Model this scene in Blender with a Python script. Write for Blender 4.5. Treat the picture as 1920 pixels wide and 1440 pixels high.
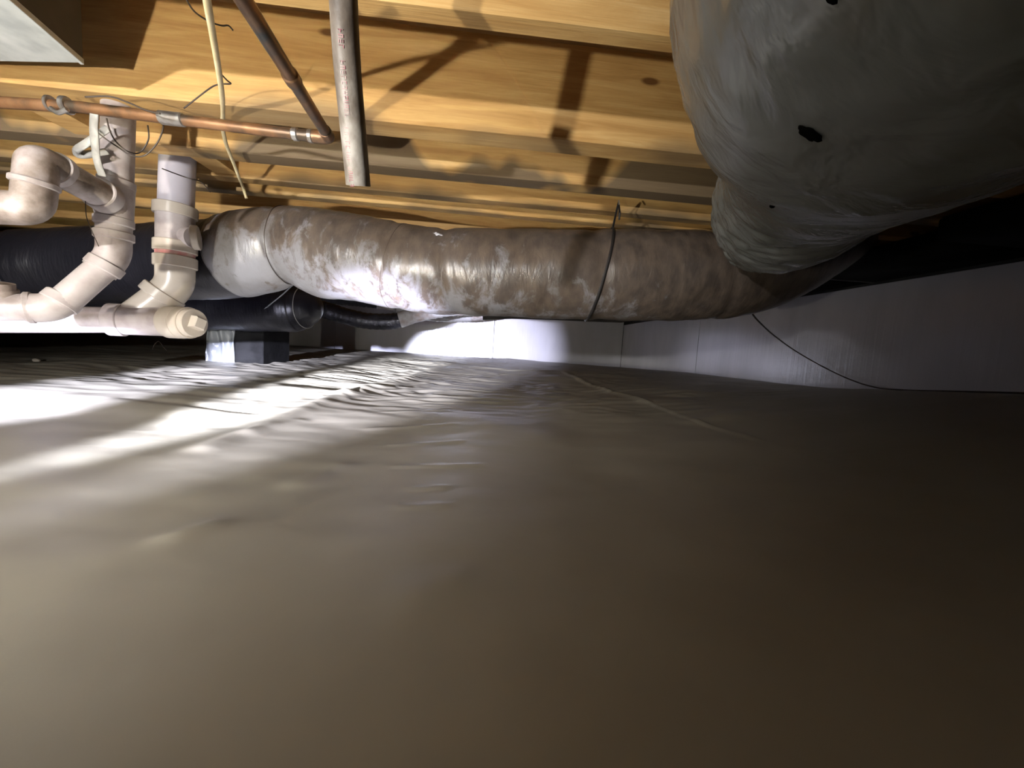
import bpy, bmesh, math, random
from mathutils import Vector, Matrix, noise
random.seed(7)
C = bpy.context.scene.collection
for o in list(bpy.data.objects): bpy.data.objects.remove(o)

# ------------------------------------------------------------------ camera
FPX = 730.0
YAW, PITCH, ROLL = math.radians(4.3), math.atan(65/730), 0.062
F = Vector((math.sin(YAW)*math.cos(PITCH), math.cos(YAW)*math.cos(PITCH), -math.sin(PITCH)))
R0 = Vector((math.cos(YAW), -math.sin(YAW), 0)); U0 = R0.cross(F)
RR = R0*math.cos(ROLL) + U0*math.sin(ROLL)
UU = U0*math.cos(ROLL) - R0*math.sin(ROLL)
cd = bpy.data.cameras.new('camera'); cam = bpy.data.objects.new('camera', cd); C.objects.link(cam)
cd.sensor_width = 36; cd.sensor_fit = 'HORIZONTAL'; cd.lens = 36*FPX/1920
cd.clip_start = 0.02; cd.clip_end = 100
m = Matrix((RR, UU, -F)).transposed().to_4x4(); cam.matrix_world = m
bpy.context.scene.camera = cam

# ------------------------------------------------------------------ world, lights, exposure
w = bpy.data.worlds.new('world'); bpy.context.scene.world = w; w.use_nodes = True
w.node_tree.nodes['Background'].inputs[0].default_value = (0.02, 0.02, 0.022, 1)
w.node_tree.nodes['Background'].inputs[1].default_value = 0.3
def spot(name, loc, target, watts, color, size, blend, radius):
    l = bpy.data.lights.new(name, 'SPOT'); o = bpy.data.objects.new(name, l); C.objects.link(o)
    l.energy = watts; l.color = color; l.spot_size = math.radians(size); l.spot_blend = blend
    l.shadow_soft_size = radius
    o.location = loc; d = Vector(target)-Vector(loc)
    o.rotation_euler = d.to_track_quat('-Z', 'Y').to_euler(); return o
LP = (-1.35, -1.0, 0.0)
spot('flashlight_beam', LP, (-1.60, 1.8, -0.285), 9000, (0.74, 0.76, 1.0), 14.5, 0.9, 0.02)
spot('flashlight_halo', (-0.95, -1.0, -0.08), (-0.78, 7, -0.38), 22000, (0.82, 0.84, 1.0), 10.5, 1.0, 0.02)
spot('flashlight_ring', (-0.95, -1.0, -0.08), (0.35, 7, -0.05), 6000, (0.80, 0.80, 1.0), 17, 1.0, 0.02)
spot('work_light', (-1.08, -0.45, -0.24), (-0.75, 1.8, 0.55), 152, (1.0, 0.93, 0.76), 100, 1.0, 0.02)
spot('head_lamp', (-1.35, -1.05, 0.24), (-0.84, 2.4, 0.42), 315, (1.0, 0.97, 0.94), 90, 1.0, 0.03)
vs = bpy.context.scene.view_settings
vs.view_transform = 'Standard'; vs.look = 'None'; vs.exposure = 0.0; vs.gamma = 1.0; vs.use_curve_mapping = False

# ------------------------------------------------------------------ helpers
def ray(px, py): return F + RR*((px-960)/FPX) - UU*((py-720)/FPX)
def aY(px, py, Y): d = ray(px, py); return d*(Y/d.y)
def aZ(px, py, Z): d = ray(px, py); return d*(Z/d.z)
def aX(px, py, X): d = ray(px, py); return d*(X/d.x)
def sm(a, b, x):
    t = max(0.0, min(1.0, (x-a)/(b-a))); return t*t*(3-2*t)
def lerp(a, b, t): return a+(b-a)*t
def N(p, s, seed=0.0): return noise.noise(Vector((p[0]*s+seed, p[1]*s+seed*1.7, p[2]*s-seed)))

def node_mat(name): 
    mt = bpy.data.materials.new(name); mt.use_nodes = True
    nt = mt.node_tree; return mt, nt, nt.nodes['Principled BSDF']
def ramp(nt, stops, src):
    r = nt.nodes.new('ShaderNodeValToRGB'); e = r.color_ramp.elements
    while len(e) < len(stops): e.new(0.5)
    for k, (p, c) in enumerate(stops): e[k].position = p; e[k].color = (*c, 1)
    nt.links.new(src, r.inputs[0]); return r.outputs[0]
def tex(nt, scale, stretch=(1,1,1), detail=6, rough=.55, dist=0):
    tc = nt.nodes.new('ShaderNodeTexCoord'); mp = nt.nodes.new('ShaderNodeMapping')
    mp.inputs['Scale'].default_value = stretch
    n = nt.nodes.new('ShaderNodeTexNoise'); n.inputs['Scale'].default_value = scale
    n.inputs['Detail'].default_value = detail; n.inputs['Roughness'].default_value = rough
    n.inputs['Distortion'].default_value = dist
    nt.links.new(tc.outputs['Object'], mp.inputs[0]); nt.links.new(mp.outputs[0], n.inputs['Vector'])
    return n.outputs['Fac']
def mix(nt, fac, a, b):
    mx = nt.nodes.new('ShaderNodeMix'); mx.data_type = 'RGBA'
    for s, v in ((0, fac), (6, a), (7, b)):
        if hasattr(v, 'links') or hasattr(v, 'is_linked'): nt.links.new(v, mx.inputs[s])
        else: mx.inputs[s].default_value = v if s == 0 else (*v, 1)
    return mx.outputs[2]
def mathn(nt, op, a, b=0.0, clamp=False):
    q = nt.nodes.new('ShaderNodeMath'); q.operation = op; q.use_clamp = clamp
    for k, v in enumerate((a, b)):
        if hasattr(v, 'is_linked'): nt.links.new(v, q.inputs[k])
        else: q.inputs[k].default_value = v
    return q.outputs[0]
def bump(nt, b, src, strength, dist=.01, prev=None):
    q = nt.nodes.new('ShaderNodeBump'); q.inputs['Strength'].default_value = strength
    q.inputs['Distance'].default_value = dist; nt.links.new(src, q.inputs['Height'])
    if prev: nt.links.new(prev, q.inputs['Normal'])
    nt.links.new(q.outputs[0], b.inputs['Normal']); return q.outputs[0]
def mat(name, stops, scale=6, rough=.5, metal=0, bmp=0, bscale=40, stretch=(1,1,1), bstretch=(1,1,1), dist=.004, spec=.5, coat=0, detail=6):
    mt, nt, b = node_mat(name)
    nt.links.new(ramp(nt, stops, tex(nt, scale, stretch, detail)), b.inputs['Base Color'])
    b.inputs['Roughness'].default_value = rough; b.inputs['Metallic'].default_value = metal
    b.inputs['Specular IOR Level'].default_value = spec
    if coat: b.inputs['Coat Weight'].default_value = coat; b.inputs['Coat Roughness'].default_value = .2
    if bmp: bump(nt, b, tex(nt, bscale, bstretch), bmp, dist)
    return mt

def wood(name, tint=(1,1,1), stain=0.0, z0=.68, band=.07):
    mt, nt, b = node_mat(name)
    T = lambda c: tuple(c[k]*tint[k] for k in range(3))
    g = tex(nt, 2.2, (1.0, 9, 13), 8, .62, .6)
    col = ramp(nt, [(.30, T((.40,.225,.075))), (.45, T((.50,.30,.11))), (.56, T((.57,.36,.14))), (.72, T((.66,.45,.20)))], g)
    fine = tex(nt, 14, (.5, 12, 16), 5, .6, .2)
    col = mix(nt, mathn(nt, 'MULTIPLY', mathn(nt, 'SUBTRACT', fine, .5, True), 1.2, True), col, T((.34,.17,.05)))
    # knots
    tc = nt.nodes.new('ShaderNodeTexCoord'); mp = nt.nodes.new('ShaderNodeMapping')
    mp.inputs['Scale'].default_value = (2.0, 3.0, 5.0); v = nt.nodes.new('ShaderNodeTexVoronoi'); v.inputs['Scale'].default_value = 1.3
    nt.links.new(tc.outputs['Object'], mp.inputs[0]); nt.links.new(mp.outputs[0], v.inputs['Vector'])
    kn = ramp(nt, [(.0,(1,1,1)), (.06,(1,1,1)), (.10,(0,0,0))], v.outputs['Distance'])
    col = mix(nt, kn, col, (.16,.075,.025))
    if stain:
        sx = nt.nodes.new('ShaderNodeSeparateXYZ'); nt.links.new(tc.outputs['Object'], sx.inputs[0])
        h = mathn(nt, 'SUBTRACT', sx.outputs['Z'], z0)
        nz = tex(nt, 1.9, (1, 1, .2), 3, .5)
        lim = mathn(nt, 'MULTIPLY', mathn(nt, 'SUBTRACT', nz, .42), band*6)
        f = mathn(nt, 'MULTIPLY', mathn(nt, 'SUBTRACT', lim, h), 20, True)
        f = mathn(nt, 'MULTIPLY', f, stain)
        col = mix(nt, f, col, (.105,.085,.062))
    nt.links.new(col, b.inputs['Base Color']); b.inputs['Roughness'].default_value = .62
    b.inputs['Specular IOR Level'].default_value = .3
    bump(nt, b, fine, .35, .003); return mt

M = {}
M['wood'] = wood('joist_wood'); M['wood_b'] = wood('joist_wood_stained', (1,1,1), .55, .68, .045)
M['wood_c'] = wood('joist_wood_mildewed', (1.02,1.03,1.05), .85, .68, .15)
M['wood_d'] = wood('joist_wood_grey_bottom', (1.05,1.05,1.05), .75, .68, .05)
M['ply'] = mat('subfloor_plywood', [(.35,(.24,.13,.04)), (.65,(.38,.22,.08))], 3, .75, stretch=(1,6,1), bmp=.2)
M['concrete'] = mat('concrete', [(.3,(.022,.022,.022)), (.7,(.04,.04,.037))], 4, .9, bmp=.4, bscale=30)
def foam():
    mt, nt, b = node_mat('foam_board_white')
    c = ramp(nt, [(.35,(.48,.48,.52)), (.65,(.56,.56,.61))], tex(nt, 3, (1,1,.3)))
    st = tex(nt, 1.0, (30, 30, .6), 4)
    sp = tex(nt, 45, (1,1,.4), 2)
    nt.links.new(c, b.inputs['Base Color']); b.inputs['Roughness'].default_value = .2
    b.inputs['Specular IOR Level'].default_value = 1.0
    pr = bump(nt, b, st, .35, .004); bump(nt, b, sp, .06, .003, pr); return mt
M['foam'] = foam()
def poly():
    mt, nt, b = node_mat('vapor_barrier_plastic')
    c = ramp(nt, [(.34,(.285,.265,.215)), (.5,(.33,.31,.252)), (.68,(.36,.34,.28))], tex(nt, 1.6, (1,1,1), 5))
    nt.links.new(c, b.inputs['Base Color'])
    b.inputs['Roughness'].default_value = .40; b.inputs['Specular IOR Level'].default_value = .6
    pr = bump(nt, b, tex(nt, 6, (1,1.6,1), 3, .4, .3), .2, .010)
    bump(nt, b, tex(nt, 320, (1,1,1), 1), .05, .001, pr); return mt
M['poly'] = poly()
def jacket(name, dirt=.5, zmid=.36, rough=.32):
    mt, nt, b = node_mat(name)
    base = ramp(nt, [(.3,(.15,.14,.135)), (.6,(.25,.25,.275))], tex(nt, 4))
    tc = nt.nodes.new('ShaderNodeTexCoord'); sx = nt.nodes.new('ShaderNodeSeparateXYZ'); nt.links.new(tc.outputs['Object'], sx.inputs[0])
    n1 = tex(nt, 10, (1.2,1,.6), 8, .72, .4)
    f = mathn(nt, 'ADD', mathn(nt, 'MULTIPLY', mathn(nt, 'SUBTRACT', n1, .5), 9), mathn(nt, 'MULTIPLY', mathn(nt, 'SUBTRACT', sx.outputs['Z'], zmid), 5.5))
    f = mathn(nt, 'ADD', f, mathn(nt, 'MULTIPLY', mathn(nt, 'ADD', sx.outputs['X'], .35), 1.3))
    f = mathn(nt, 'ADD', f, dirt, True)
    n2 = tex(nt, 22, (1,1,.5), 4)
    dirtc = ramp(nt, [(.35,(.060,.044,.034)), (.65,(.125,.092,.068))], n2)
    f = mathn(nt, 'MULTIPLY', f, .9)
    nt.links.new(mix(nt, f, base, dirtc), b.inputs['Base Color'])
    b.inputs['Roughness'].default_value = rough; b.inputs['Specular IOR Level'].default_value = .6
    pr = bump(nt, b, tex(nt, 16, (2.2,1,.7), 5, .6, .8), .35, .008)
    bump(nt, b, tex(nt, 70, (1,1,1), 3), .12, .002, pr); return mt
M['jacket'] = jacket('dusty_duct_jacket', 1.05)
def sil():
    mt, nt, b = node_mat('silver_grey_duct_jacket')
    c = ramp(nt, [(.34,(.11,.095,.08)), (.46,(.15,.16,.15)), (.66,(.20,.21,.205))], tex(nt, 3.2, (1,1,1), 5))
    nt.links.new(c, b.inputs['Base Color'])
    b.inputs['Roughness'].default_value = .27; b.inputs['Specular IOR Level'].default_value = .6
    pr = bump(nt, b, tex(nt, 5, (1.5,2.2,1), 4, .5, 1.2), .38, .02)
    bump(nt, b, tex(nt, 15, (1,1.4,.8), 3, .5, 1.0), .6, .008, pr); return mt
M['silver'] = sil()
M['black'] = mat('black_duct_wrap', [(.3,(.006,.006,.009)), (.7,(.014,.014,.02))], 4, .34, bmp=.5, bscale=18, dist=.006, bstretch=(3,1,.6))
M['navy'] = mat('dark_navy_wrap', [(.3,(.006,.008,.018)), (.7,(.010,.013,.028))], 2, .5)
M['hose'] = mat('black_shiny_hose', [(.3,(.010,.010,.014)), (.7,(.03,.03,.04))], 9, .25, bmp=.9, bscale=45, dist=.008)
M['greyhose'] = mat('grey_plastic_sleeve', [(.3,(.20,.15,.12)), (.55,(.42,.42,.43))], 8, .35, bmp=.5, bscale=30)
M['pvc'] = mat('dusty_pvc', [(.32,(.22,.18,.17)), (.5,(.37,.325,.315)), (.68,(.46,.42,.415))], 9, .38, bmp=.25, bscale=60, dist=.002)
M['pvc_white'] = mat('white_pvc', [(.35,(.46,.44,.49)), (.65,(.53,.51,.57))], 6, .3)
M['pvc_dirty'] = mat('grimy_pvc', [(.34,(.12,.09,.07)), (.5,(.28,.23,.205)), (.66,(.42,.37,.37))], 13, .45, bmp=.5, bscale=50, dist=.003)
M['pvc_cream'] = mat('cream_pvc_fitting', [(.35,(.42,.365,.305)), (.65,(.49,.44,.375))], 7, .26, spec=.6)
M['pvc_hang'] = mat('mottled_grey_pvc', [(.38,(.075,.06,.05)), (.50,(.17,.145,.125)), (.62,(.38,.36,.34))], 14, .5, bmp=.4, bscale=60, dist=.002, stretch=(1,1,.45))
M['ink'] = mat('faded_red_print', [(.38,(.26,.07,.10)), (.62,(.42,.30,.29))], 60, .5)
M['pink'] = mat('pink_primer_stain', [(.35,(.60,.24,.24)), (.65,(.58,.46,.40))], 24, .4)
M['copper'] = mat('tarnished_copper', [(.36,(.09,.065,.045)), (.5,(.26,.13,.06)), (.66,(.38,.20,.10))], 10, .42, .5, stretch=(1,1,1))
M['copper_dark'] = mat('dark_tarnished_copper', [(.36,(.075,.08,.08)), (.52,(.20,.12,.07)), (.68,(.33,.18,.10))], 9, .42, .7)
M['solder'] = mat('solder_grey', [(.4,(.30,.27,.24)), (.6,(.42,.40,.38))], 30, .35, .8)
M['cream'] = mat('cream_cable_sheath', [(.35,(.55,.46,.26)), (.65,(.66,.57,.36))], 20, .45)
M['wire'] = mat('dark_wire', [(.4,(.035,.025,.02)), (.6,(.07,.05,.035))], 20, .5)
M['twine'] = mat('pale_twine', [(.4,(.28,.27,.25)), (.6,(.40,.39,.36))], 20, .5)
M['galv'] = mat('galvanised_sheet', [(.36,(.50,.53,.53)), (.5,(.62,.65,.64)), (.66,(.72,.74,.73))], 12, .5, .35, bmp=.15, bscale=30)
M['galv_shaded'] = mat('shaded_galvanised_side', [(.4,(.03,.028,.024)), (.6,(.045,.04,.033))], 8, .6)  # same sheet metal, the shade of the unlit sides put into the colour
M['strap'] = mat('black_strap', [(.4,(.012,.011,.012)), (.6,(.022,.02,.02))], 20, .5)
M['hole'] = mat('torn_hole_dark', [(.4,(.002,.002,.002)), (.6,(.006,.005,.004))], 20, 1.0, spec=0)
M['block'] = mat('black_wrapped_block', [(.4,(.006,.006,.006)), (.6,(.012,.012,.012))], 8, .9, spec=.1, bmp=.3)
def clear():
    mt, nt, b = node_mat('wrinkled_clear_plastic')
    b.inputs['Base Color'].default_value = (.45,.48,.50,1); b.inputs['Roughness'].default_value = .2
    b.inputs['Alpha'].default_value = .45
    bump(nt, b, tex(nt, 14, (1,1,.5), 4, .6, 1), .6, .01); return mt
M['clear'] = clear()
M['stone'] = mat('pale_pebble', [(.4,(.5,.45,.38)), (.6,(.6,.55,.47))], 20, .6)

def link(name, me, m, parent=None, label=None, smooth=True, loc=None):
    o = bpy.data.objects.new(name, me); C.objects.link(o)
    if m: me.materials.append(M[m] if isinstance(m, str) else m)
    if parent: 
        o.parent = parent; o.matrix_parent_inverse = Matrix.Translation(-parent.location)
    if label: o['label'] = label
    if smooth:
        for p in me.polygons: p.use_smooth = True
    return o
def pyd(v, f):
    me = bpy.data.meshes.new('m'); me.from_pydata([tuple(q) for q in v], [], f); me.update(); return me
def root(name, label, cat, loc, group=None):
    o = bpy.data.objects.new(name, None); C.objects.link(o); o.location = loc
    o.empty_display_size = .05; o['label'] = label; o['category'] = cat
    if group: o['group'] = group
    return o
def tagt(o, label, cat, group=None):
    o['label'] = label; o['category'] = cat
    if group: o['group'] = group
    return o
def box(x0, x1, y0, y1, z0, z1, bev=.002, seg=1):
    bm = bmesh.new(); bmesh.ops.create_cube(bm, size=1)
    for v in bm.verts:
        v.co = Vector(((x0+x1)/2+v.co.x*(x1-x0), (y0+y1)/2+v.co.y*(y1-y0), (z0+z1)/2+v.co.z*(z1-z0)))
    if bev: bmesh.ops.bevel(bm, geom=bm.edges[:], offset=bev, segments=seg, affect='EDGES')
    me = bpy.data.meshes.new('m'); bm.to_mesh(me); bm.free(); return me
def cr(P, t):
    n = len(P)-1; t = max(0, min(n-1e-6, t)); i = int(t); u = t-i
    p0 = P[max(0,i-1)]; p1 = P[i]; p2 = P[i+1]; p3 = P[min(n,i+2)]
    return [.5*((2*b)+(-a+c)*u+(2*a-5*b+4*c-d)*u*u+(-a+3*b-3*c+d)*u**3) for a,b,c,d in zip(p0,p1,p2,p3)]
class Sweep:
    """surface swept along spine points (x,y,z,r); theta 0 = up"""
    def __init__(s, pts, n, nth, disp=None, curve=True, up=Vector((0,0,1))):
        P = [list(p) for p in pts]
        s.ring = []; s.nth = nth; s.disp = disp
        S = [cr(P, k/n*(len(P)-1)) if curve else None for k in range(n+1)] if curve else P
        s.S = S
        for k, p in enumerate(S):
            a = Vector(S[max(0,k-1)][:3]); b = Vector(S[min(len(S)-1,k+1)][:3]); T = (b-a).normalized()
            side = T.cross(up).normalized(); u2 = side.cross(T).normalized()
            s.ring.append((Vector(p[:3]), T, side, u2, p[3]))
        s.n = len(S)-1
    def pt(s, t, th, off=0.0):
        k = max(0, min(s.n, t*s.n)); i = min(int(k), s.n-1); u = k-i
        A, B = s.ring[i], s.ring[i+1]
        c = A[0].lerp(B[0], u); side = A[2].lerp(B[2], u); up = A[3].lerp(B[3], u); r = lerp(A[4], B[4], u)
        q = side*math.sin(th)+up*math.cos(th)
        d = s.disp(t, th, c+q*r) if s.disp else 0
        return c+q*(r+d+off)
    def mesh(s, caps=True):
        V = []; Fc = []
        for k in range(s.n+1):
            for j in range(s.nth): V.append(s.pt(k/s.n, 2*math.pi*j/s.nth))
        for k in range(s.n):
            for j in range(s.nth):
                a = k*s.nth+j; b = k*s.nth+(j+1) % s.nth
                Fc.append((a, b, b+s.nth, a+s.nth))
        if caps:
            Fc.append(tuple(reversed(range(s.nth)))); Fc.append(tuple(s.n*s.nth+j for j in range(s.nth)))
        me = pyd(V, Fc)
        bm = bmesh.new(); bm.from_mesh(me); bmesh.ops.recalc_face_normals(bm, faces=bm.faces[:]); bm.to_mesh(me); bm.free()
        return me
def rounded(pts, rad, steps=8):
    """polyline with rounded corners"""
    out = [pts[0]]
    for k in range(1, len(pts)-1):
        a, b, c = pts[k-1], pts[k], pts[k+1]
        d1 = (a-b); d2 = (c-b); l = min(rad, d1.length*.49, d2.length*.49)
        p = b+d1.normalized()*l; q = b+d2.normalized()*l
        for j in range(steps+1):
            t = j/steps; out.append(p*(1-t)**2+b*2*t*(1-t)+q*t*t)
    out.append(pts[-1]); return out
def ringmesh(pts, radii, nth=24, caps=True, twistfree=True):
    """parallel transport tube, radii per point"""
    V = []; Fc = []; T0 = (pts[1]-pts[0]).normalized()
    n = T0.orthogonal().normalized()
    for k, p in enumerate(pts):
        a = pts[max(0,k-1)]; b = pts[min(len(pts)-1,k+1)]; T = (b-a)
        T = T.normalized() if T.length > 1e-9 else T0
        q = T0.rotation_difference(T); n = (q @ n); n = (n-T*n.dot(T)).normalized(); T0 = T
        bn = T.cross(n)
        for j in range(nth):
            th = 2*math.pi*j/nth; V.append(p+(n*math.cos(th)+bn*math.sin(th))*radii[k])
    for k in range(len(pts)-1):
        for j in range(nth):
            a = k*nth+j; b = k*nth+(j+1) % nth; Fc.append((a, b, b+nth, a+nth))
    if caps: Fc.append(tuple(reversed(range(nth)))); Fc.append(tuple((len(pts)-1)*nth+j for j in range(nth)))
    me = pyd(V, Fc)
    return me
def sharp(me, ang=40):
    me.polygons.foreach_set('use_smooth', [True]*len(me.polygons))
    try: me.set_sharp_from_angle(angle=math.radians(ang))
    except Exception: pass
def tube(name, pts, r, m, parent=None, corner=.0, nth=20, label=None, curve=0):
    if curve: 
        P = [list(p) for p in pts]; pts = [Vector(cr(P, k/curve*(len(P)-1))) for k in range(curve+1)]
    elif corner: pts = rounded(pts, corner)
    me = ringmesh(pts, [r]*len(pts), nth); o = link(name, me, m, parent, label); sharp(me); return o
def hub(name, a, b, r, m, parent, lip=.004, label=None):
    """fitting socket between a and b with chamfered lips"""
    d = (b-a).normalized(); L = (b-a).length; e = min(.003, L*.2)
    pts = [a, a+d*e, b-d*e, b]; me = ringmesh(pts, [r-e, r, r, r-e], 28); o = link(name, me, m, parent, label); sharp(me, 25); return o

# ------------------------------------------------------------------ floor
XR, YF, XL, YN = 2.5, 7.0, -6.2, -2.6
def rbase(y):
    K = [(-3,-.05),(1.4,-.045),(1.62,-.062),(2.3,-.118),(2.65,-.137),(3.1,-.147),(4.6,-.150),(7,-.205)]
    for (a, za), (b, zb) in zip(K, K[1:]):
        if y <= b: return lerp(za, zb, (y-a)/(b-a))
    return K[-1][1]
def fl(px, py, z=-.27):
    p = aZ(px, py, z); return (p.x, p.y)
creases = []
def crease(a, b, w, h): creases.append((a, b, w, h))
def base_z(x, y):
    z = lerp(-.300, -.178, sm(1.6, 6.5, y))
    return lerp(z, rbase(y), sm(.3, 2.5, x)**.9)
def on_floor(px, py):
    d = ray(px, py); t = .3
    for _ in range(1200):
        p = d*t
        if p.z <= base_z(p.x, p.y): break
        t += .01
    return (p.x, p.y)
for a, b, w_, h_ in (((385,838),(650,742),.035,.010), ((650,742),(800,700),.05,.010), ((470,812),(560,790),.03,.007), 
                     ((745,872),(900,873),.010,.0032), ((770,916),(835,915),.008,.003), ((748,952),(835,951),.008,.003), ((735,832),(865,826),.012,.003), ((690,803),(850,795),.014,.003), ((720,775),(880,768),.015,.003), ((220,1055),(400,990),.05,.0025), ((760,1140),(860,1090),.02,.004), ((640,870),(560,905),.03,.005),
                     ((900,690),(1150,700),.06,.012), ((240,760),(480,778),.03,-.006), ((1300,790),(1420,765),.05,.006), ((330,1015),(400,990),.02,.006),
                     ((1060,700),(1210,758),.03,.008)):
    crease(on_floor(*a), on_floor(*b), w_, h_)
SEAM = [on_floor(*p) for p in ((1040,694),(1210,757),(1330,797),(1560,868),(1640,900))]
def seam_d(x, y):
    best = 9; 
    for (ax, ay), (bx, by) in zip(SEAM, SEAM[1:]):
        dx, dy = bx-ax, by-ay; L2 = dx*dx+dy*dy; t = ((x-ax)*dx+(y-ay)*dy)/L2
        if -.02 <= t <= 1.02:
            t = max(0, min(1, t)); s = ((x-ax)*dy-(y-ay)*dx)/math.sqrt(L2)
            if abs(s) < abs(best): best = s
    return best
def floor_z(x, y):
    z = base_z(x, y); 
    far = sm(6.9, 6.4, y)*sm(2.48, 2.2, x)
    near = .5+.5*sm(.8, 2.4, y)
    z += near*far*(.018*noise.noise(Vector((x*1.1, y*1.1, 3)))+.012*noise.noise(Vector((x*2.6, y*2.9, 8))))
    k = .4+.6*sm(1.6, -.9, x)
    n = noise.noise(Vector((x*5+1.5*noise.noise(Vector((x*2,y*2,1))), y*9, 5)))
    z += k*far*.0085*(1-abs(n)*2.2)*sm(1.3, 2.4, y)*(1-.45*sm(4.5, 6, y)) 
    z += near*k*far*.0035*noise.noise(Vector((x*7, y*11, 9)))
    z += .35*k*.0016*noise.noise(Vector((x*24, y*34, 2)))*sm(.7,1.8,y)
    z += .030*sm(1.24, 1.62, y+.10*noise.noise(Vector((x*2.3, 4, 1))))*sm(5.0, 2.6, y)*sm(-.45, -1.15, x)*sm(-3.4, -2.4, x)
    for (a, b, w_, h_) in creases:
        dx, dy = b[0]-a[0], b[1]-a[1]; L2 = dx*dx+dy*dy+1e-9
        t = max(0, min(1, ((x-a[0])*dx+(y-a[1])*dy)/L2)); qx, qy = x-a[0]-dx*t, y-a[1]-dy*t
        e = math.hypot(qx, qy)
        if e < 3*w_: z += h_*math.exp(-(e/w_)**2)
    s = seam_d(x, y)
    if abs(s) < .3: z += (.0035*math.exp(-(s/.010)**2) + (.003 if s < 0 else 0)*math.exp(-abs(s)/.1))*sm(.75, 1.5, y)
    return z
def axis(segs):
    out = []
    for a, b, st in segs:
        n = max(1, int(round((b-a)/st))); out += [a+(b-a)*k/n for k in range(n)]
    out.append(segs[-1][1]); return out
xs = axis([(XL, -3.2, .12), (-3.2, -2.2, .03), (-2.2, 1.6, .013), (1.6, XR+.02, .022)])
ys = axis([(YN, 0, .12), (0, .5, .03), (.5, 3.2, .0125), (3.2, YF+.02, .022)])
V = [(x, y, floor_z(x, y)) for y in ys for x in xs]; nx = len(xs)
Fq = [(j*nx+i, j*nx+i+1, (j+1)*nx+i+1, (j+1)*nx+i) for j in range(len(ys)-1) for i in range(nx-1)]
floor = link('floor', pyd(V, Fq), 'poly'); floor['kind'] = 'structure'
floor['label'] = 'wrinkled beige plastic vapor barrier covering the crawlspace ground'
def FZ(x, y): return floor_z(x, y)

# ------------------------------------------------------------------ walls
def struct(name, me, m, label=None):
    o = link(name, me, m, smooth=False); o['kind'] = 'structure'
    if label: o['label'] = label
    return o
ZJ, ZS, ZT = .68, .965, .562
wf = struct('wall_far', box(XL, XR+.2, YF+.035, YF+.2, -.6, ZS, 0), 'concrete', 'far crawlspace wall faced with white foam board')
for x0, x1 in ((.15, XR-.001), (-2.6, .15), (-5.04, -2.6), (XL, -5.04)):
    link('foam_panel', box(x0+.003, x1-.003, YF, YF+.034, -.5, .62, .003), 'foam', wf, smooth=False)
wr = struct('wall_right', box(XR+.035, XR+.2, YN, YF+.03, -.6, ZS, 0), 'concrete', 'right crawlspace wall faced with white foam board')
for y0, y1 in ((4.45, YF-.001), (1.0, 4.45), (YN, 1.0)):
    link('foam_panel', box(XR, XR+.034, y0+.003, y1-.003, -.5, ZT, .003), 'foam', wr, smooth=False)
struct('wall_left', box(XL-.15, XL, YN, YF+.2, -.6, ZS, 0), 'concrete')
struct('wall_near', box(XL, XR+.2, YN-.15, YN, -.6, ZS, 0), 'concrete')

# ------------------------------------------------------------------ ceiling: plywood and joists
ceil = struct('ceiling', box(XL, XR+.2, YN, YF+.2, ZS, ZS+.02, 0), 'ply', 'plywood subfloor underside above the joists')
def joist(y0, th, m, z0=ZJ, x0=XL, x1=XR+.03):
    # long board, cut in stations so its lower edge wavers a little
    st = 40; V = []; Fc = []
    for k in range(st+1):
        x = lerp(x0, x1, k/st); wv = .004*noise.noise(Vector((x*2.1, y0*9, 1))); dz = .003*noise.noise(Vector((x*1.7, y0*5, 7)))
        b = .004
        for (yy, zz) in ((y0+wv, ZS), (y0+wv, z0+b+dz), (y0+wv+b, z0+dz), (y0+wv+th-b, z0+dz), (y0+wv+th, z0+b+dz), (y0+wv+th, ZS)): V.append((x, yy, zz))
    for k in range(st):
        for j in range(6):
            a = k*6+j; b2 = k*6+(j+1) % 6; Fc.append((a, a+6, b2+6, b2))
    Fc += [tuple(range(6)), tuple(reversed(range(st*6, st*6+6)))]
    return link('joist', pyd(V, Fc), m, ceil, smooth=False)
YA = aZ(1000, 34, ZJ).y; YB = aZ(1000, 256, ZJ).y; YC = aZ(1000, 338, ZJ).y; YD = aZ(1000, 398, ZJ).y
joist(YA-.82, .04, 'wood', x0=-.75); joist(YA-.41, .04, 'wood', x0=-.75)
YC = 1.625; YD = 1.88
joist(YA, .05, 'wood', x0=-1.05); joist(YB, .095, 'wood_b'); joist(YC, .085, 'wood_c'); joist(YD, .065, 'wood_d'); joist(2.05, .06, 'wood_d')
y = 2.45
while y < YF-.1: joist(y, .045, 'wood_d'); y += .40
print('JOISTS', YA, YB, YC, YD)
# blocking between joists at the left
for px, wd, ya, yb in ((110, .11, YB+.095, YC), (400, .10, YC+.085, YD)):
    x = aY(px, 170 if ya < YB else 260, (ya+yb)/2).x
    link('blocking', box(x-wd/2, x+wd/2, ya, yb, ZJ+.01, ZS-.002), 'wood', ceil, smooth=False)

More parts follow.
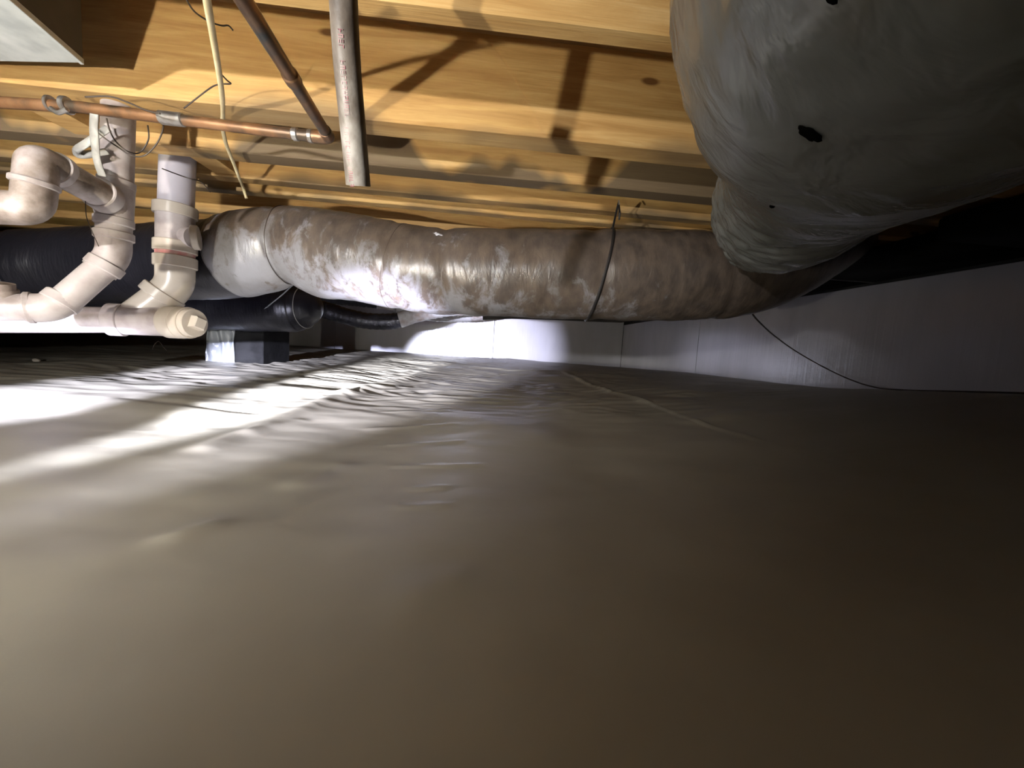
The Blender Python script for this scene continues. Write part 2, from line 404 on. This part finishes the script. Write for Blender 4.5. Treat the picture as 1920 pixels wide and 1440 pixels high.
# ------------------------------------------------------------------ sheet metal trunk, upper left
tc_ = aZ(156, 118, .672); ZB = tc_.z; print('BOX', tc_)
n1 = aZ(18, -2, ZB); far1 = aZ(-10, 115, ZB)
e1 = (n1-tc_).normalized(); e2 = (far1-tc_).normalized()     # towards the viewer, and to the left
t = root('sheet_metal_duct', 'bare galvanised rectangular duct passing overhead at the upper left corner', 'duct', tc_+e1*.6+e2*.3)
def slab(o, a, b, c, name, m, label=None, bev=.001):
    V = [o+a*i+b*j+c*k for k in (0,1) for j in (0,1) for i in (0,1)]
    me = pyd(V, [(0,2,3,1),(4,5,7,6),(0,1,5,4),(2,6,7,3),(0,4,6,2),(1,3,7,5)])
    bm = bmesh.new(); bm.from_mesh(me); bmesh.ops.recalc_face_normals(bm, faces=bm.faces[:])
    bmesh.ops.bevel(bm, geom=bm.edges[:], offset=bev, segments=1, affect='EDGES'); bm.to_mesh(me); bm.free()
    return link(name, me, m, t, label, smooth=False)
Zu = Vector((0,0,1)); HB = ZS-.01-ZB
YBX = 1.9
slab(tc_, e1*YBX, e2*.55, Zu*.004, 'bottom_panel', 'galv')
slab(tc_+Zu*.004, e1*YBX, e2*.004, Zu*HB, 'side_panel', 'galv_shaded', 'side panel coloured dark for its shade')
slab(tc_+Zu*.004+e2*.004, e1*.004, e2*.546, Zu*HB, 'end_panel', 'galv_shaded')
slab(tc_+Zu*.004+e2*.546, e1*YBX, e2*.004, Zu*HB, 'side_panel', 'galv_shaded')
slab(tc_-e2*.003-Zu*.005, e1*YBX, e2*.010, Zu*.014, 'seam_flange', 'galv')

# ------------------------------------------------------------------ dusty round duct across the middle
MD = [(60,505,2.10,.185),(200,497,2.14,.190),(320,492,2.10,.190),(410,488,2.05,.191),(480,475,2.0,.193),(540,461,1.98,.181),(610,476,1.96,.197),(700,491,1.92,.197),
      (800,508,1.88,.195),(950,514,1.85,.198),(1100,517,1.81,.2),(1200,518,1.78,.2),(1300,518,1.76,.2),(1390,510,1.77,.2),(1470,486,1.83,.195),(1540,450,1.95,.185),(1600,415,2.12,.175)]
sp = [(*aY(a, b, Y), r) for a, b, Y, r in MD]
pin = [(5.0/16, .008, .006), (5.12/16,.006,.02), (7.55/16, .006, .004), (8.35/16, .009, .005), (10.15/16, .006, .006), (12.3/16, .007, .005)]
def dmain(t, th, p):
    d = .006*N(p, 5)+.0035*N(p, 13, 4)+.0018*N((p.x*2, p.y, p.z*.8), 24, 9)
    tt = t+.006*math.cos(th)+.002*N(p, 6, 3)
    for c, a, wd in pin: d -= a*math.exp(-((tt-c)/wd)**2)
    # sag below the joint near the left
    d += .010*math.exp(-((t-6/16)/.02)**2)*max(0, -math.cos(th))
    return d
swm = Sweep(sp, 260, 84, dmain)
t = root('insulated_duct', 'dusty brown round insulated duct hanging across the middle below the joists', 'duct', (sp[8][0], sp[8][1], sp[8][2]))
V_ = 3.5/16
def part_mesh(sw, t0, t1, off=0.0, n=200):
    V = []; Fc = []; H = sw.nth
    for k in range(n+1):
        for j in range(H): V.append(sw.pt(lerp(t0, t1, k/n), 2*math.pi*j/H, off))
    for k in range(n):
        for j in range(H): a = k*H+j; b = k*H+(j+1) % H; Fc.append((a, b, b+H, a+H))
    Fc += [tuple(reversed(range(H))), tuple(n*H+j for j in range(H))]
    return pyd(V, Fc)
link('jacket', part_mesh(swm, V_, 1, 0, 230), 'jacket', t)
link('black_sleeve', part_mesh(swm, 0, V_+.01, -.006, 50), 'black', t, 'black end section')  # left end of the duct is black and slightly narrower
def strap_on(sw, t0, tilt, th0, th1, name, r, m, par, off=.002, n=40, label=None):
    pts = [sw.pt(t0+tilt*math.cos(lerp(th0, th1, k/n)), lerp(th0, th1, k/n), off) for k in range(n+1)]
    return tube(name, pts, r, m, par, label=label, nth=8)
TS = 10.2/16
strap_on(swm, TS, .011, 0, 2*math.pi, 'strap', .006, 'strap', t, .004, 60, 'black strap')
strap_on(swm, 5.0/16, .003, 0, 2*math.pi, 'twine', .0016, 'wire', t, .001, 60)
for c in (7.55, 12.3): strap_on(swm, c/16, .004, 0, 2*math.pi, 'twine', .0010, 'wire', t, .0, 60)
# torn jacket flap under the duct, right of centre
fv = []; ff = []
fp = [(905,588,604),(960,592,602),(1040,598,604),(1100,600,607),(1165,601,609),(1210,602,603)]
for k, (px, ya, yb) in enumerate(fp):
    for Y in (1.95, 2.0):
        fv += [aY(px, ya-14, Y), aY(px, yb-4, Y)]
for k in range(len(fp)-1):
    a = k*4; ff += [(a,a+4,a+5,a+1), (a+2,a+3,a+7,a+6), (a+1,a+5,a+7,a+3)]
link('torn_flap', pyd(fv, ff), 'strap', t, 'dark torn flap')
# hanger to the joist
h = root('duct_hanger', 'dark wire hanger nailed to a joist above the long dusty duct', 'hanger', aY(1160, 380, YC+.06))
top = aY(1160, 380, YC+.02); 
tube('hanger_wire', [top, aY(1155, 400, 1.72), aY(1147, 436, 1.80)], .0045, 'strap', h, nth=8)
tube('hanger_wire', [top, aY(1162, 398, 1.70), aY(1161, 412, 1.70)], .0042, 'strap', h, nth=8)
tube('nail', [aY(1160, 376, YC-.002), aY(1161, 383, YC-.02)], .003, 'solder', h, nth=8, label='shiny nail head')
# wisp of torn insulation on duct top
t2 = aY(820, 440, 1.74)
wv = []
random.seed(3)
bm = bmesh.new(); bmesh.ops.create_icosphere(bm, subdivisions=3, radius=.010)
for v in bm.verts: v.co = Vector((v.co.x*1.8, v.co.y, v.co.z*.7))*(1+1.1*noise.noise(v.co*260)); v.co += t2
me = bpy.data.meshes.new('m'); bm.to_mesh(me); bm.free()
link('insulation_tuft', me, 'foam', t, 'white tuft')

# ------------------------------------------------------------------ big silver duct, upper right
BD = [(.46,-.8,.42,.235),(.45,-.3,.42,.235),(.40,.064,.413,.239),(.395,.341,.411,.235),(.565,.593,.435,.214),(.702,.837,.450,.193),(.801,1.038,.445,.180),(.870,1.182,.459,.166),(.936,1.295,.471,.146),(.990,1.40,.478,.122),(1.03,1.48,.484,.085),(1.06,1.53,.49,.03)]
def dbig(t, th, p):
    q = (p.x, p.y, p.z)
    d = .012*N(q, 3.2)+.007*N(q, 7, 2)
    fold = N((p.x*1.2+p.y*.8, p.y*.6, p.z*1.4), 15, 5); edge = .35+.65*max(0, math.sin(th+math.pi)) if False else .6
    zone = sm(.35, .75, t)
    d += .0075*(1-abs(fold)*2.5)*(.35+zone)
    d += .006*zone*N((t*9, math.sin(th)*3, math.cos(th)*3), 2.0, 6)
    d += .003*N((p.x, p.y, p.z), 30, 1)*(.4+zone)
    return d
swb = Sweep(BD, 220, 120, dbig)
t = root('insulated_duct', 'large silver grey plastic wrapped duct bulging down at upper right', 'duct', (.55, .3, .43))
link('jacket', swb.mesh(), 'silver', t)
# torn holes: small dark ragged lips lying in the jacket
def surf_hit(px, py, sw, ts=(0,1)):
    best = None
    d0 = ray(px, py).normalized()
    for i in range(0, 161):
        for j in range(0, 120):
            q = sw.pt(i/160, 2*math.pi*j/120)
            c = (q.normalized()-d0).length + q.length*.012
            if best is None or c < best[0]: best = (c, q, i/160, 2*math.pi*j/120)
    return best
for px, py, s in ((1508,252,.0095), (1449,387,.003), (1545,6,.004), (1285,53,.0028), (1317,118,.0022)):
    b_ = surf_hit(px, py, swb); tt, th = b_[2], b_[3]
    e = 1e-3; q = b_[1]
    n_ = ((swb.pt(tt+e, th)-swb.pt(tt-e, th)).cross(swb.pt(tt, th+.01)-swb.pt(tt, th-.01))).normalized()
    if n_.dot(q) > 0: n_ = -n_
    ax = n_.orthogonal().normalized(); ax = (RR-n_*RR.dot(n_)).normalized(); ay = n_.cross(ax)
    V = [q+n_*.004]; K = 22
    for rr_, hh in ((.75, .003), (1.0, .0025), (1.12, .0005)):
        for k in range(K):
            a = 2*math.pi*k/K; rg = s*(1+.45*noise.noise(Vector((math.cos(a)*1.7, math.sin(a)*1.7, px*.1))))*rr_
            V.append(q+ax*math.cos(a)*rg*1.1+ay*(math.sin(a)*rg*.5+math.cos(a*1.0)*rg*.15)+n_*hh)
    Fc = [(0, 1+k, 1+(k+1) % K) for k in range(K)]
    for l in range(2):
        for k in range(K): a = 1+l*K+k; b2 = 1+l*K+(k+1) % K; Fc.append((a, a+K, b2+K, b2))
    link('tear', pyd(V, Fc), 'hole', t, 'dark torn hole' )

# ------------------------------------------------------------------ added black boxes in place of the shade above the right wall boards
t = root('black_duct_or_shade', 'added flat black boxes standing in for shade along the top of the right wall', 'duct', (2.1, 3.0, .62))
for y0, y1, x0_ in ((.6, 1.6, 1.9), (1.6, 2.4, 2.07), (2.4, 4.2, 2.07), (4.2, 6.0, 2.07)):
    link('shade_box', box(x0_, XR-.004, y0+.002, y1-.002, .575, ZJ-.006, .012, 3), 'block', t)
for yy in (2.4, 4.2): link('shade_box_band', box(2.065, XR-.002, yy-.02, yy+.02, .571, ZJ-.004, .010, 2), 'strap', t)

# ------------------------------------------------------------------ black ducts, hoses and support in the left background
K1 = [(-500,560,2.5,.30),(-150,530,2.6,.30),(60,528,2.75,.29),(220,545,2.95,.25),(360,566,3.05,.205),(470,572,3.05,.19),(540,575,3.0,.185),(563,575.5,2.99,.168),(580,576,2.98,.135),(592,576.5,2.97,.085),(599,577,2.96,.02)]
def dblk(t, th, p): return .010*N(p, 5, 3)+.004*N((p.x*2.5, p.y, p.z*.8), 12, 6)
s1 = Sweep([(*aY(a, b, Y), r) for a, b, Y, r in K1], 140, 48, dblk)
t = root('black_duct_or_shade', 'thick black wrapped duct with rounded end behind the drain pipes', 'duct', aY(360, 566, 3.05))
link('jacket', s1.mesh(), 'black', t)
strap_on(s1, .76, .0, 0, 2*math.pi, 'twine', .003, 'twine', t, .004, 40, 'pale twine')
# pale ribbon drooping over it
rb = [aY(548,535,2.72), aY(525,556,2.74), aY(505,572,2.76), aY(498,578,2.78)]
V = []; 
for k, p in enumerate(rb): V += [p-Vector((.012,0,.006)), p+Vector((.012,0,.006)), p+Vector((.012,.004,.006)), p-Vector((.012,-.004,.006))]
Fc = []
for k in range(3):
    for j in range(4): a = k*4+j; b2 = k*4+(j+1) % 4; Fc.append((a, b2, b2+4, a+4))
Fc += [(3,2,1,0), (12,13,14,15)]
tagt(link('plastic_ribbon', pyd(V, Fc), 'clear'), 'pale plastic ribbon drooping onto rounded black duct end', 'ribbon')
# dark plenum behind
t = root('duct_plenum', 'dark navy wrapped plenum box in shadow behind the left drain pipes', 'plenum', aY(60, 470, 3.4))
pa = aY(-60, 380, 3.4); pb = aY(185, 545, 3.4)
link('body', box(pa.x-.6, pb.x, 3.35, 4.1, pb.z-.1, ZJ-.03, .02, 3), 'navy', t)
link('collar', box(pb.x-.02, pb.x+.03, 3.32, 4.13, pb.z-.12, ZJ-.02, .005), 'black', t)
tube('screw', [aY(156, 428, 3.34), aY(156, 428, 3.325)], .009, 'solder', t, nth=10)
# hoses
hz = [(580,556,4.5),(620,557,4.6),(660,561,4.7),(706,566,4.8),(760,573,4.9),(820,578,5.0)]
def hose(name, pts, r, parts, label, seed):
    P = [aY(*q) for q in pts]; PP = [list(p) for p in P]; n = 90
    rt = root(name, label, 'hose', P[len(P)//2])
    for (pn, a, b, m) in parts:
        k0, k1 = int(a*n), int(b*n)
        pp = [Vector(cr(PP, k/n*(len(PP)-1))) for k in range(k0, k1+1)]
        rad = [r*(1+.06*noise.noise(p*22+Vector((seed,0,0)))+.03*math.sin(k*2.1)) for k, p in enumerate(pp)]
        me = ringmesh(pp, rad, 22); link(pn, me, m, rt); sharp(me, 50)
    hp_ = P[len(P)//2]; link('hanger_strap', box(hp_.x-.012, hp_.x+.012, hp_.y-.001, hp_.y+.001, hp_.z+r*.7, ZS-.001, 0), 'strap', rt, smooth=False)
    return rt
hose('flexible_hose', hz, .078, (('black_sleeve', 0, .6, 'hose'), ('grey_sleeve', .6, 1, 'greyhose')), 'short black flexible hose just under the dusty duct', 1)
hose('flexible_hose', [(585,575,3.9),(605,580,4.0),(645,592,4.1),(690,602,4.2),(740,602,4.2),(780,590,4.25),(830,580,4.3),(880,576,4.3)], .083,
     (('black_sleeve', 0, .60, 'hose'), ('grey_sleeve', .60, 1, 'greyhose')), 'lower black flexible hose sagging before the bright wall', 2)
hose('grey_duct', [(745,582,5.6),(800,588,5.6),(850,591,5.6),(895,589,5.6),(940,582,5.6)], .095, (('jacket', 0, 1, 'greyhose'),), 'grey duct peeking below the dusty duct, before bright wall', 3)
# block pier wrapped in plastic
pl = on_floor(440, 660); py_ = 3.15
pL = aY(386, 640, py_).x; pM = aY(441, 640, py_).x
zt = aY(441, 592, py_).z
t = root('support_pier', 'black block pier with clear plastic sheet on its left face', 'pier', (pM-.1, py_+.12, FZ(pM, py_)))
link('block', box(pM-.02, aY(495,640,py_+.02).x, py_+.01, py_+.42, -.33, zt-.03, .006), 'block', t, smooth=False)
# plastic sheet standing/hanging in folds
V = []; nxs, nzs = 44, 24
for j in range(nzs+1):
    for i in range(nxs+1):
        u = i/nxs; v_ = j/nzs; x = lerp(pL, pM, u); z = lerp(-.30, zt, v_)
        yy = py_-.005+.012*math.sin(u*17+2.0*v_+1.5*noise.noise(Vector((u*3, v_*3, 0))))*sm(.05,.5,v_)+.008*noise.noise(Vector((u*6, v_*5, 4)))
        V.append((x+.004*noise.noise(Vector((0, v_*5, 7))), yy, z))
Fc = [(j*(nxs+1)+i, j*(nxs+1)+i+1, (j+1)*(nxs+1)+i+1, (j+1)*(nxs+1)+i) for j in range(nzs) for i in range(nxs)]
link('plastic_sheet', pyd(V, Fc), 'clear', t, 'wrinkled clear plastic')

# ------------------------------------------------------------------ drain pipes
def P_(*q): return aY(*q)
s = root('drain_pipe', 'dusty pvc drain pipe with curved trap, left of the cleanout stack', 'pipe', P_(214,480,1.36))
YR = 1.38
tube('riser', [P_(224,140,YR), P_(219,345,YR)], .0405, 'pvc', s, nth=28)
hub('coupling', P_(219,336,YR), P_(218,352,YR), .046, 'pvc', s)
tube('wye', [P_(219,350,YR), P_(216,410,YR)], .044, 'pvc', s, nth=28)
tube('wye', [P_(192,366,YR-.05), P_(206,378,YR-.02), P_(214,402,YR)], .0445, 'pvc_dirty', s, corner=.03, nth=28)
hub('socket', P_(182,360,YR-.075), P_(202,374,YR-.035), .0475, 'pvc', s)
tube('branch', [P_(104,318,1.21), P_(192,367,1.32)], .040, 'pvc_dirty', s, nth=28)
hub('socket', P_(98,313,1.20), P_(114,323,1.225), .0455, 'pvc', s)
tube('trap', [P_(106,318,1.21), P_(70,300,1.17), P_(66,352,1.15)], .0415, 'pvc_dirty', s, corner=.07, nth=28)
hub('socket', P_(66,338,1.15), P_(65,350,1.15), .0465, 'pvc', s)
tube('trap', [P_(66,346,1.15), P_(62,392,1.14), P_(-10,388,1.12), P_(-90,386,1.1)], .0415, 'pvc_dirty', s, corner=.075, nth=28)
hub('coupling', P_(214,408,YR), P_(214,424,YR), .049, 'pvc', s)
tube('elbow', [P_(214,420,YR), P_(214,480,YR), P_(186,508,YR-.02)], .0435, 'pvc', s, corner=.06, nth=28)
hub('coupling', P_(214,434,YR), P_(214,450,YR), .0495, 'pvc', s)
hub('socket', P_(203,492,YR-.008), P_(190,506,YR-.018), .0485, 'pvc', s)
tube('slanted_pipe', [P_(196,499,YR-.01), P_(112,572,1.31)], .0395, 'pvc', s, nth=28)
hub('socket', P_(124,558,1.325), P_(108,571,1.31), .0475, 'pvc', s)
tube('elbow', [P_(120,562,1.32), P_(92,578,1.30), P_(50,577,1.28)], .043, 'pvc', s, corner=.05, nth=28)
hub('socket', P_(64,577,1.29), P_(48,577,1.28), .047, 'pvc', s)
tube('run', [P_(60,577,1.285), P_(-110,572,1.22)], .040, 'pvc', s, nth=28)
tube('stub', [P_(0,575,1.26), P_(-4,530,1.25)], .033, 'pvc_dirty', s, nth=24)
hub('socket', P_(-1,556,1.26), P_(-3,540,1.255), .039, 'pvc_dirty', s)

s = root('drain_pipe', 'pvc cleanout stack with white riser, side cap and square plug', 'pipe', P_(330,480,1.66))
Y2 = 1.78
tube('riser', [P_(336,230,Y2), P_(330,395,Y2)], .0605, 'pvc_white', s, nth=32, label='clean white pvc riser')
hub('socket', P_(329.5,385,Y2), P_(329,406,Y2), 0.0753, 'pvc_cream', s)
tube('tee', [P_(329,400,Y2), P_(329,460,Y2)], .0655, 'pvc', s, nth=32)
hub('socket', P_(329,453,Y2), P_(329,474,Y2), 0.0747, 'pvc_cream', s)
tube('side_port', [P_(329,442,Y2), P_(362,446,Y2-.02)], .040, 'pvc', s, nth=28)
hub('cap', P_(360,445.5,Y2-.02), P_(374,446.5,Y2-.01), 0.0498, 'pvc_cream', s, label='round cream cap')
tube('primer_band', [P_(329,472,Y2), P_(329,484,Y2)], .0665, 'pink', s, nth=32, label='pink primer stain')
hub('socket', P_(329,481,Y2), P_(329,502,Y2), 0.0747, 'pvc_cream', s)
tube('elbow', [P_(329,490,Y2), P_(329,535,Y2), P_(302,560,Y2-.02)], .067, 'pvc_cream', s, corner=.075, nth=32)
hub('socket', P_(311,548,Y2-.01), P_(298,561,Y2-.02), 0.0790, 'pvc_cream', s)
tube('wye', [P_(305,555,Y2-.015), P_(240,604,1.72)], .0615, 'pvc_cream', s, nth=32)
tube('wye', [P_(222,600,1.70), P_(324,604,1.73)], .0585, 'pvc', s, nth=32)
hub('socket', P_(206,599,1.695), P_(234,600.5,1.705), 0.0652, 'pvc', s)
tube('run', [P_(-160,597,1.52), P_(215,600,1.70)], .051, 'pvc', s, nth=32)
hub('cleanout_adapter', P_(318,604,1.73), P_(343,605,1.715), 0.0663, 'pvc_cream', s)
hub('cleanout_collar', P_(341,605,1.716), P_(357,605.5,1.705), 0.0641, 'pvc_cream', s)
for k in range(8):   # grip ribs round the collar
    pass
a_, b_ = P_(355,605.5,1.705), P_(364,606,1.698)
hub('cleanout_plug', a_, P_(366,606,1.697), 0.0572, 'pvc_cream', s)
d_ = (P_(388,607,1.675)-P_(364,606,1.698)).normalized(); c0 = P_(364,606,1.698)
u_ = d_.orthogonal().normalized(); u_ = (Vector((0,0,1))-d_*d_.z).normalized(); v2 = d_.cross(u_)
V = []
for L_, q_ in ((0,.026),(.034,.024),(.038,.020)):
    for a2 in (.45,.45+math.pi/2,.45+math.pi,.45+1.5*math.pi): V.append(c0+d_*L_+(u_*math.cos(a2)+v2*math.sin(a2))*q_*1.35)
Fc = []
for k in range(2):
    for j in range(4): a = k*4+j; b2 = k*4+(j+1) % 4; Fc.append((a, b2, b2+4, a+4))
Fc.append((8,9,10,11)); Fc.append((3,2,1,0))
link('square_nut', pyd(V, Fc), 'pvc_cream', s, 'square wrench nut', smooth=False)

# printed marks: faint unreadable red characters along a pipe
def prints(axis_a, axis_b, r, spans, par, size, ang):
    V = []; Fc = []; D = axis_b-axis_a; L = D.length; d = D/L
    tocam = (-(axis_a+axis_b)/2); n = (tocam-d*tocam.dot(d)).normalized(); b = d.cross(n)
    rnd = random.Random(5)
    def q(l, th): return axis_a+d*l+(n*math.cos(th)+b*math.sin(th))*(r+.0006)
    for (u0, u1) in spans:
        l = u0*L
        while l < u1*L:
            # a glyph = 3 to 4 little strokes
            for _ in range(rnd.choice((3,4))):
                if rnd.random() < .5: h0 = rnd.choice((0, size*.45, size*.85))/r; strokes = (l, l+size*.55, h0, h0+size*.16/r)
                else: l0 = l+rnd.choice((0, size*.40)); strokes = (l0, l0+size*.15, 0, size/r)
                la, lb, ta, tb = strokes; i = len(V)
                V += [q(la, ang+ta), q(lb, ang+ta), q(lb, ang+tb), q(la, ang+tb)]; Fc.append((i, i+1, i+2, i+3))
            l += size*.85
    me = pyd(V, Fc); o = link('printed_marking', me, 'ink', par, 'faded red printing', smooth=False); return o

# hanging cut pipe
hp = [P_(640,-130,.63), P_(644,0,.655), P_(651,120,.675), P_(661,230,.70), P_(672,348,.735)]
s = root('hanging_pipe', 'mottled grey cut pvc pipe hanging open ended from the joists', 'pipe', hp[-1])
PP = [list(p) for p in hp]; pts = [Vector(cr(PP, k/40*4)) for k in range(41)]
rr_ = .0205; Dn = (pts[-1]-pts[-2]).normalized()
inner = [pts[-1], pts[-1]-Dn*.002, pts[-1]-Dn*.05, pts[-1]-Dn*.12]
me = ringmesh(pts+inner, [rr_]*41+[rr_*.86, rr_*.85, rr_*.85, rr_*.8], 28, caps=False)
link('pipe', me, 'pvc_hang', s); sharp(me, 50)
for a, b, sp_ in ((1, 2, [(.55,.8)]), (2, 3, [(0.02,.62),(.66,.95)]), (3, 4, [(.1,.62),(.7,.98)])):
    prints(hp[a], hp[b], rr_+.0005, sp_, s, .0075, .15 if a < 3 else .35)

# ------------------------------------------------------------------ copper
YK = aZ(1000, 256, ZJ).y-.035
s = root('copper_pipe', 'tarnished copper water pipe elbowed under the joists at left', 'pipe', P_(620,260,YK))
elb = P_(617,259,YK)
pk = [P_(-120,182,YK), P_(0,192,YK), P_(150,201,YK), P_(300,220,YK), P_(475,242,YK), P_(590,256,YK)]
tube('horizontal_run', pk, .0150, 'copper', s, nth=20)
near = P_(438,-30,.70)
tube('overhead_run', [elb+(near-elb)*.04, near], .0150, 'copper_dark', s, nth=20, label='dull tarnished copper')
tube('elbow', [P_(575,254,YK), elb+Vector((.004,0,0)), elb+(near-elb)*.09], .0175, 'copper', s, corner=.035, nth=22)
hub('solder_joint', P_(548,251,YK), P_(560,252.5,YK), .0180, 'solder', s)
hub('solder_joint', P_(578,254.5,YK), P_(588,256,YK), .0190, 'solder', s)
hub('coupling', P_(300,220,YK), P_(345,225,YK), .0185, 'solder', s, label='grey soldered coupling')
mid = elb.lerp(near, .52); dd = (near-elb).normalized()
hub('coupling', mid, mid+dd*.035, .0180, 'copper_dark', s)
s = root('pipe_clamp', 'small shiny metal clamp on copper pipe at far left', 'clamp', P_(115,198,YK-.02))
hub('band', P_(92,194,YK), P_(98,195,YK), .021, 'solder', s)
hub('band', P_(120,197,YK), P_(130,198,YK), .023, 'solder', s)
tube('clamp_ear', [P_(96,203,YK-.02), P_(108,213,YK-.025), P_(126,205,YK-.03)], .006, 'solder', s, corner=.01, nth=10)

# ------------------------------------------------------------------ cables and wires
def wire(name, q, r, m, label, cat='wire', n=60, flat=1.0):
    P = [list(aY(*a)) for a in q]; pts = [Vector(cr(P, k/n*(len(P)-1))) for k in range(n+1)]
    me = ringmesh(pts, [r]*len(pts), 12); o = link(name, me, m); return tagt(o, label, cat)
wire('electrical_cable', [(380,-60,.60),(388,0,.68),(398,60,.80),(408,120,.93),(416,175,1.08),(418,214,YB-.005),(417,236,YB+.07),(424,270,YB+.18),(440,311,YC+.02),(447,330,YC+.09),(455,350,YC+.25),(462,372,YD+.01)],
     .0058, 'cream', 'cream electrical cable draped under the joists beside copper pipe', 'cable', 120)
wire('thin_wire', [(350,0,.9),(365,22,.95),(392,40,1.0),(415,48,1.03),(428,48,1.05),(437,57,1.06)], .0018, 'wire', 'thin dark wire end curling near top of the cream cable')
wire('thin_wire', [(400,92,1.0),(403,115,1.02),(412,135,1.05),(425,150,1.08),(432,157,1.1),(410,158,1.12),(390,168,1.15),(345,203,1.18)], .0018, 'wire', 'thin dark wire hooking behind cream cable down to the copper pipe')
wire('thin_wire', [(160,182,1.2),(205,181,1.2),(240,192,1.2),(272,206,1.2),(300,213,1.2)], .0022, 'wire', 'thin dark wire lying along the top of the copper pipe')
wire('thin_wire', [(172,222,1.28),(176,240,1.28),(195,258,1.28),(220,275,1.29),(245,291,1.3),(270,292,1.3),(292,272,1.3),(304,248,1.3),(307,228,1.3)], .002, 'wire', 'thin wire looping across the left riser under copper pipe')
wire('thin_wire', [(200,222,1.29),(206,245,1.29),(218,266,1.29),(240,284,1.3),(262,286,1.34),(278,262,1.34),(277,235,1.34)], .002, 'wire', 'second thin wire loop crossing the upper left riser')
wire('thin_wire', [(304,316,1.58),(330,326,1.58),(356,335,1.58),(375,340,1.62),(388,352,1.66),(394,360,1.7)], .002, 'wire', 'thin wire crossing the top of the white riser')
wire('thin_wire', [(160,370,1.28),(162,405,1.28),(172,432,1.28),(185,462,1.3)], .0011, 'wire', 'fine strand hanging left of the lower elbow')
cp = [aY(1408,585,1.95), aY(1422,602,2.1)]+[aX(a, b, 2.46) for a, b in ((1450,628),(1490,657),(1540,686),(1590,710),(1640,726),(1700,732),(1800,735),(1920,739),(2050,743))]
cp[2] = aY(1450,628,2.5); cp[3] = aY(1490,657,2.8)
for p in cp[5:]: p.z = max(p.z, FZ(p.x, p.y)+.006)
pts = [Vector(cr([list(p) for p in cp], k/120*(len(cp)-1))) for k in range(121)]
for p in pts: p.z = max(p.z, FZ(p.x, p.y)+.004)
me = ringmesh(pts, [.0042]*121, 10); tagt(link('cord', me, 'wire'), 'thin black cord trailing from duct along right wall base', 'cord')
wire('thin_wire', [(286,655,2.7),(290,645,2.7),(298,640,2.7),(306,650,2.7),(312,657,2.72)], .0018, 'wire', 'tiny bent wire standing on the floor beside the black duct')

# plastic strips left of riser
def strip(q, wd, name, label, m='clear'):
    P = [list(aY(*a)) for a in q]; n = 30; V = []; Fc = []
    for k in range(n+1):
        c = Vector(cr(P, k/n*(len(P)-1))); a = Vector(cr(P, max(0, k-1)/n*(len(P)-1))); b = Vector(cr(P, min(n, k+1)/n*(len(P)-1)))
        T = (b-a).normalized(); sd = T.cross(Vector((0,1,0))).normalized(); ft = Vector((0,.0015,0)); cv = Vector((0,.005*math.sin(k*.7),0))
        V += [c-sd*wd-ft, c+cv-ft, c+sd*wd-ft, c+sd*wd+ft, c+cv+ft, c-sd*wd+ft]
    for k in range(n):
        for j in range(6): a = k*6+j; b = k*6+(j+1) % 6; Fc.append((a, b, b+6, a+6))
    Fc += [(5,4,3,2,1,0), tuple(n*6+j for j in range(6))]
    return tagt(link(name, pyd(V, Fc), m), label, 'plastic strip')
strip([(177,214,1.23),(176,240,1.23),(178,270,1.23),(182,300,1.25),(192,330,1.27)], .011, 'plastic_strip', 'grey plastic strip hanging down left of upper riser', 'twine')
strip([(203,240,1.30),(180,256,1.29),(160,270,1.28),(143,282,1.28),(150,290,1.29),(175,288,1.30),(200,284,1.32)], .011, 'plastic_strip', 'folded grey plastic strip slanting off the upper left riser', 'twine')

# pebble
p = on_floor(68, 680); bm = bmesh.new(); bmesh.ops.create_icosphere(bm, subdivisions=3, radius=.016)
for v in bm.verts: v.co = Vector((v.co.x*1.3, v.co.y, v.co.z*.8))*(1+.25*noise.noise(v.co*60))+Vector((p[0], p[1], FZ(*p)+.008))
me = bpy.data.meshes.new('m'); bm.to_mesh(me); bm.free()
tagt(link('pebble', me, 'stone'), 'small pale pebble on the plastic floor at far left', 'pebble')
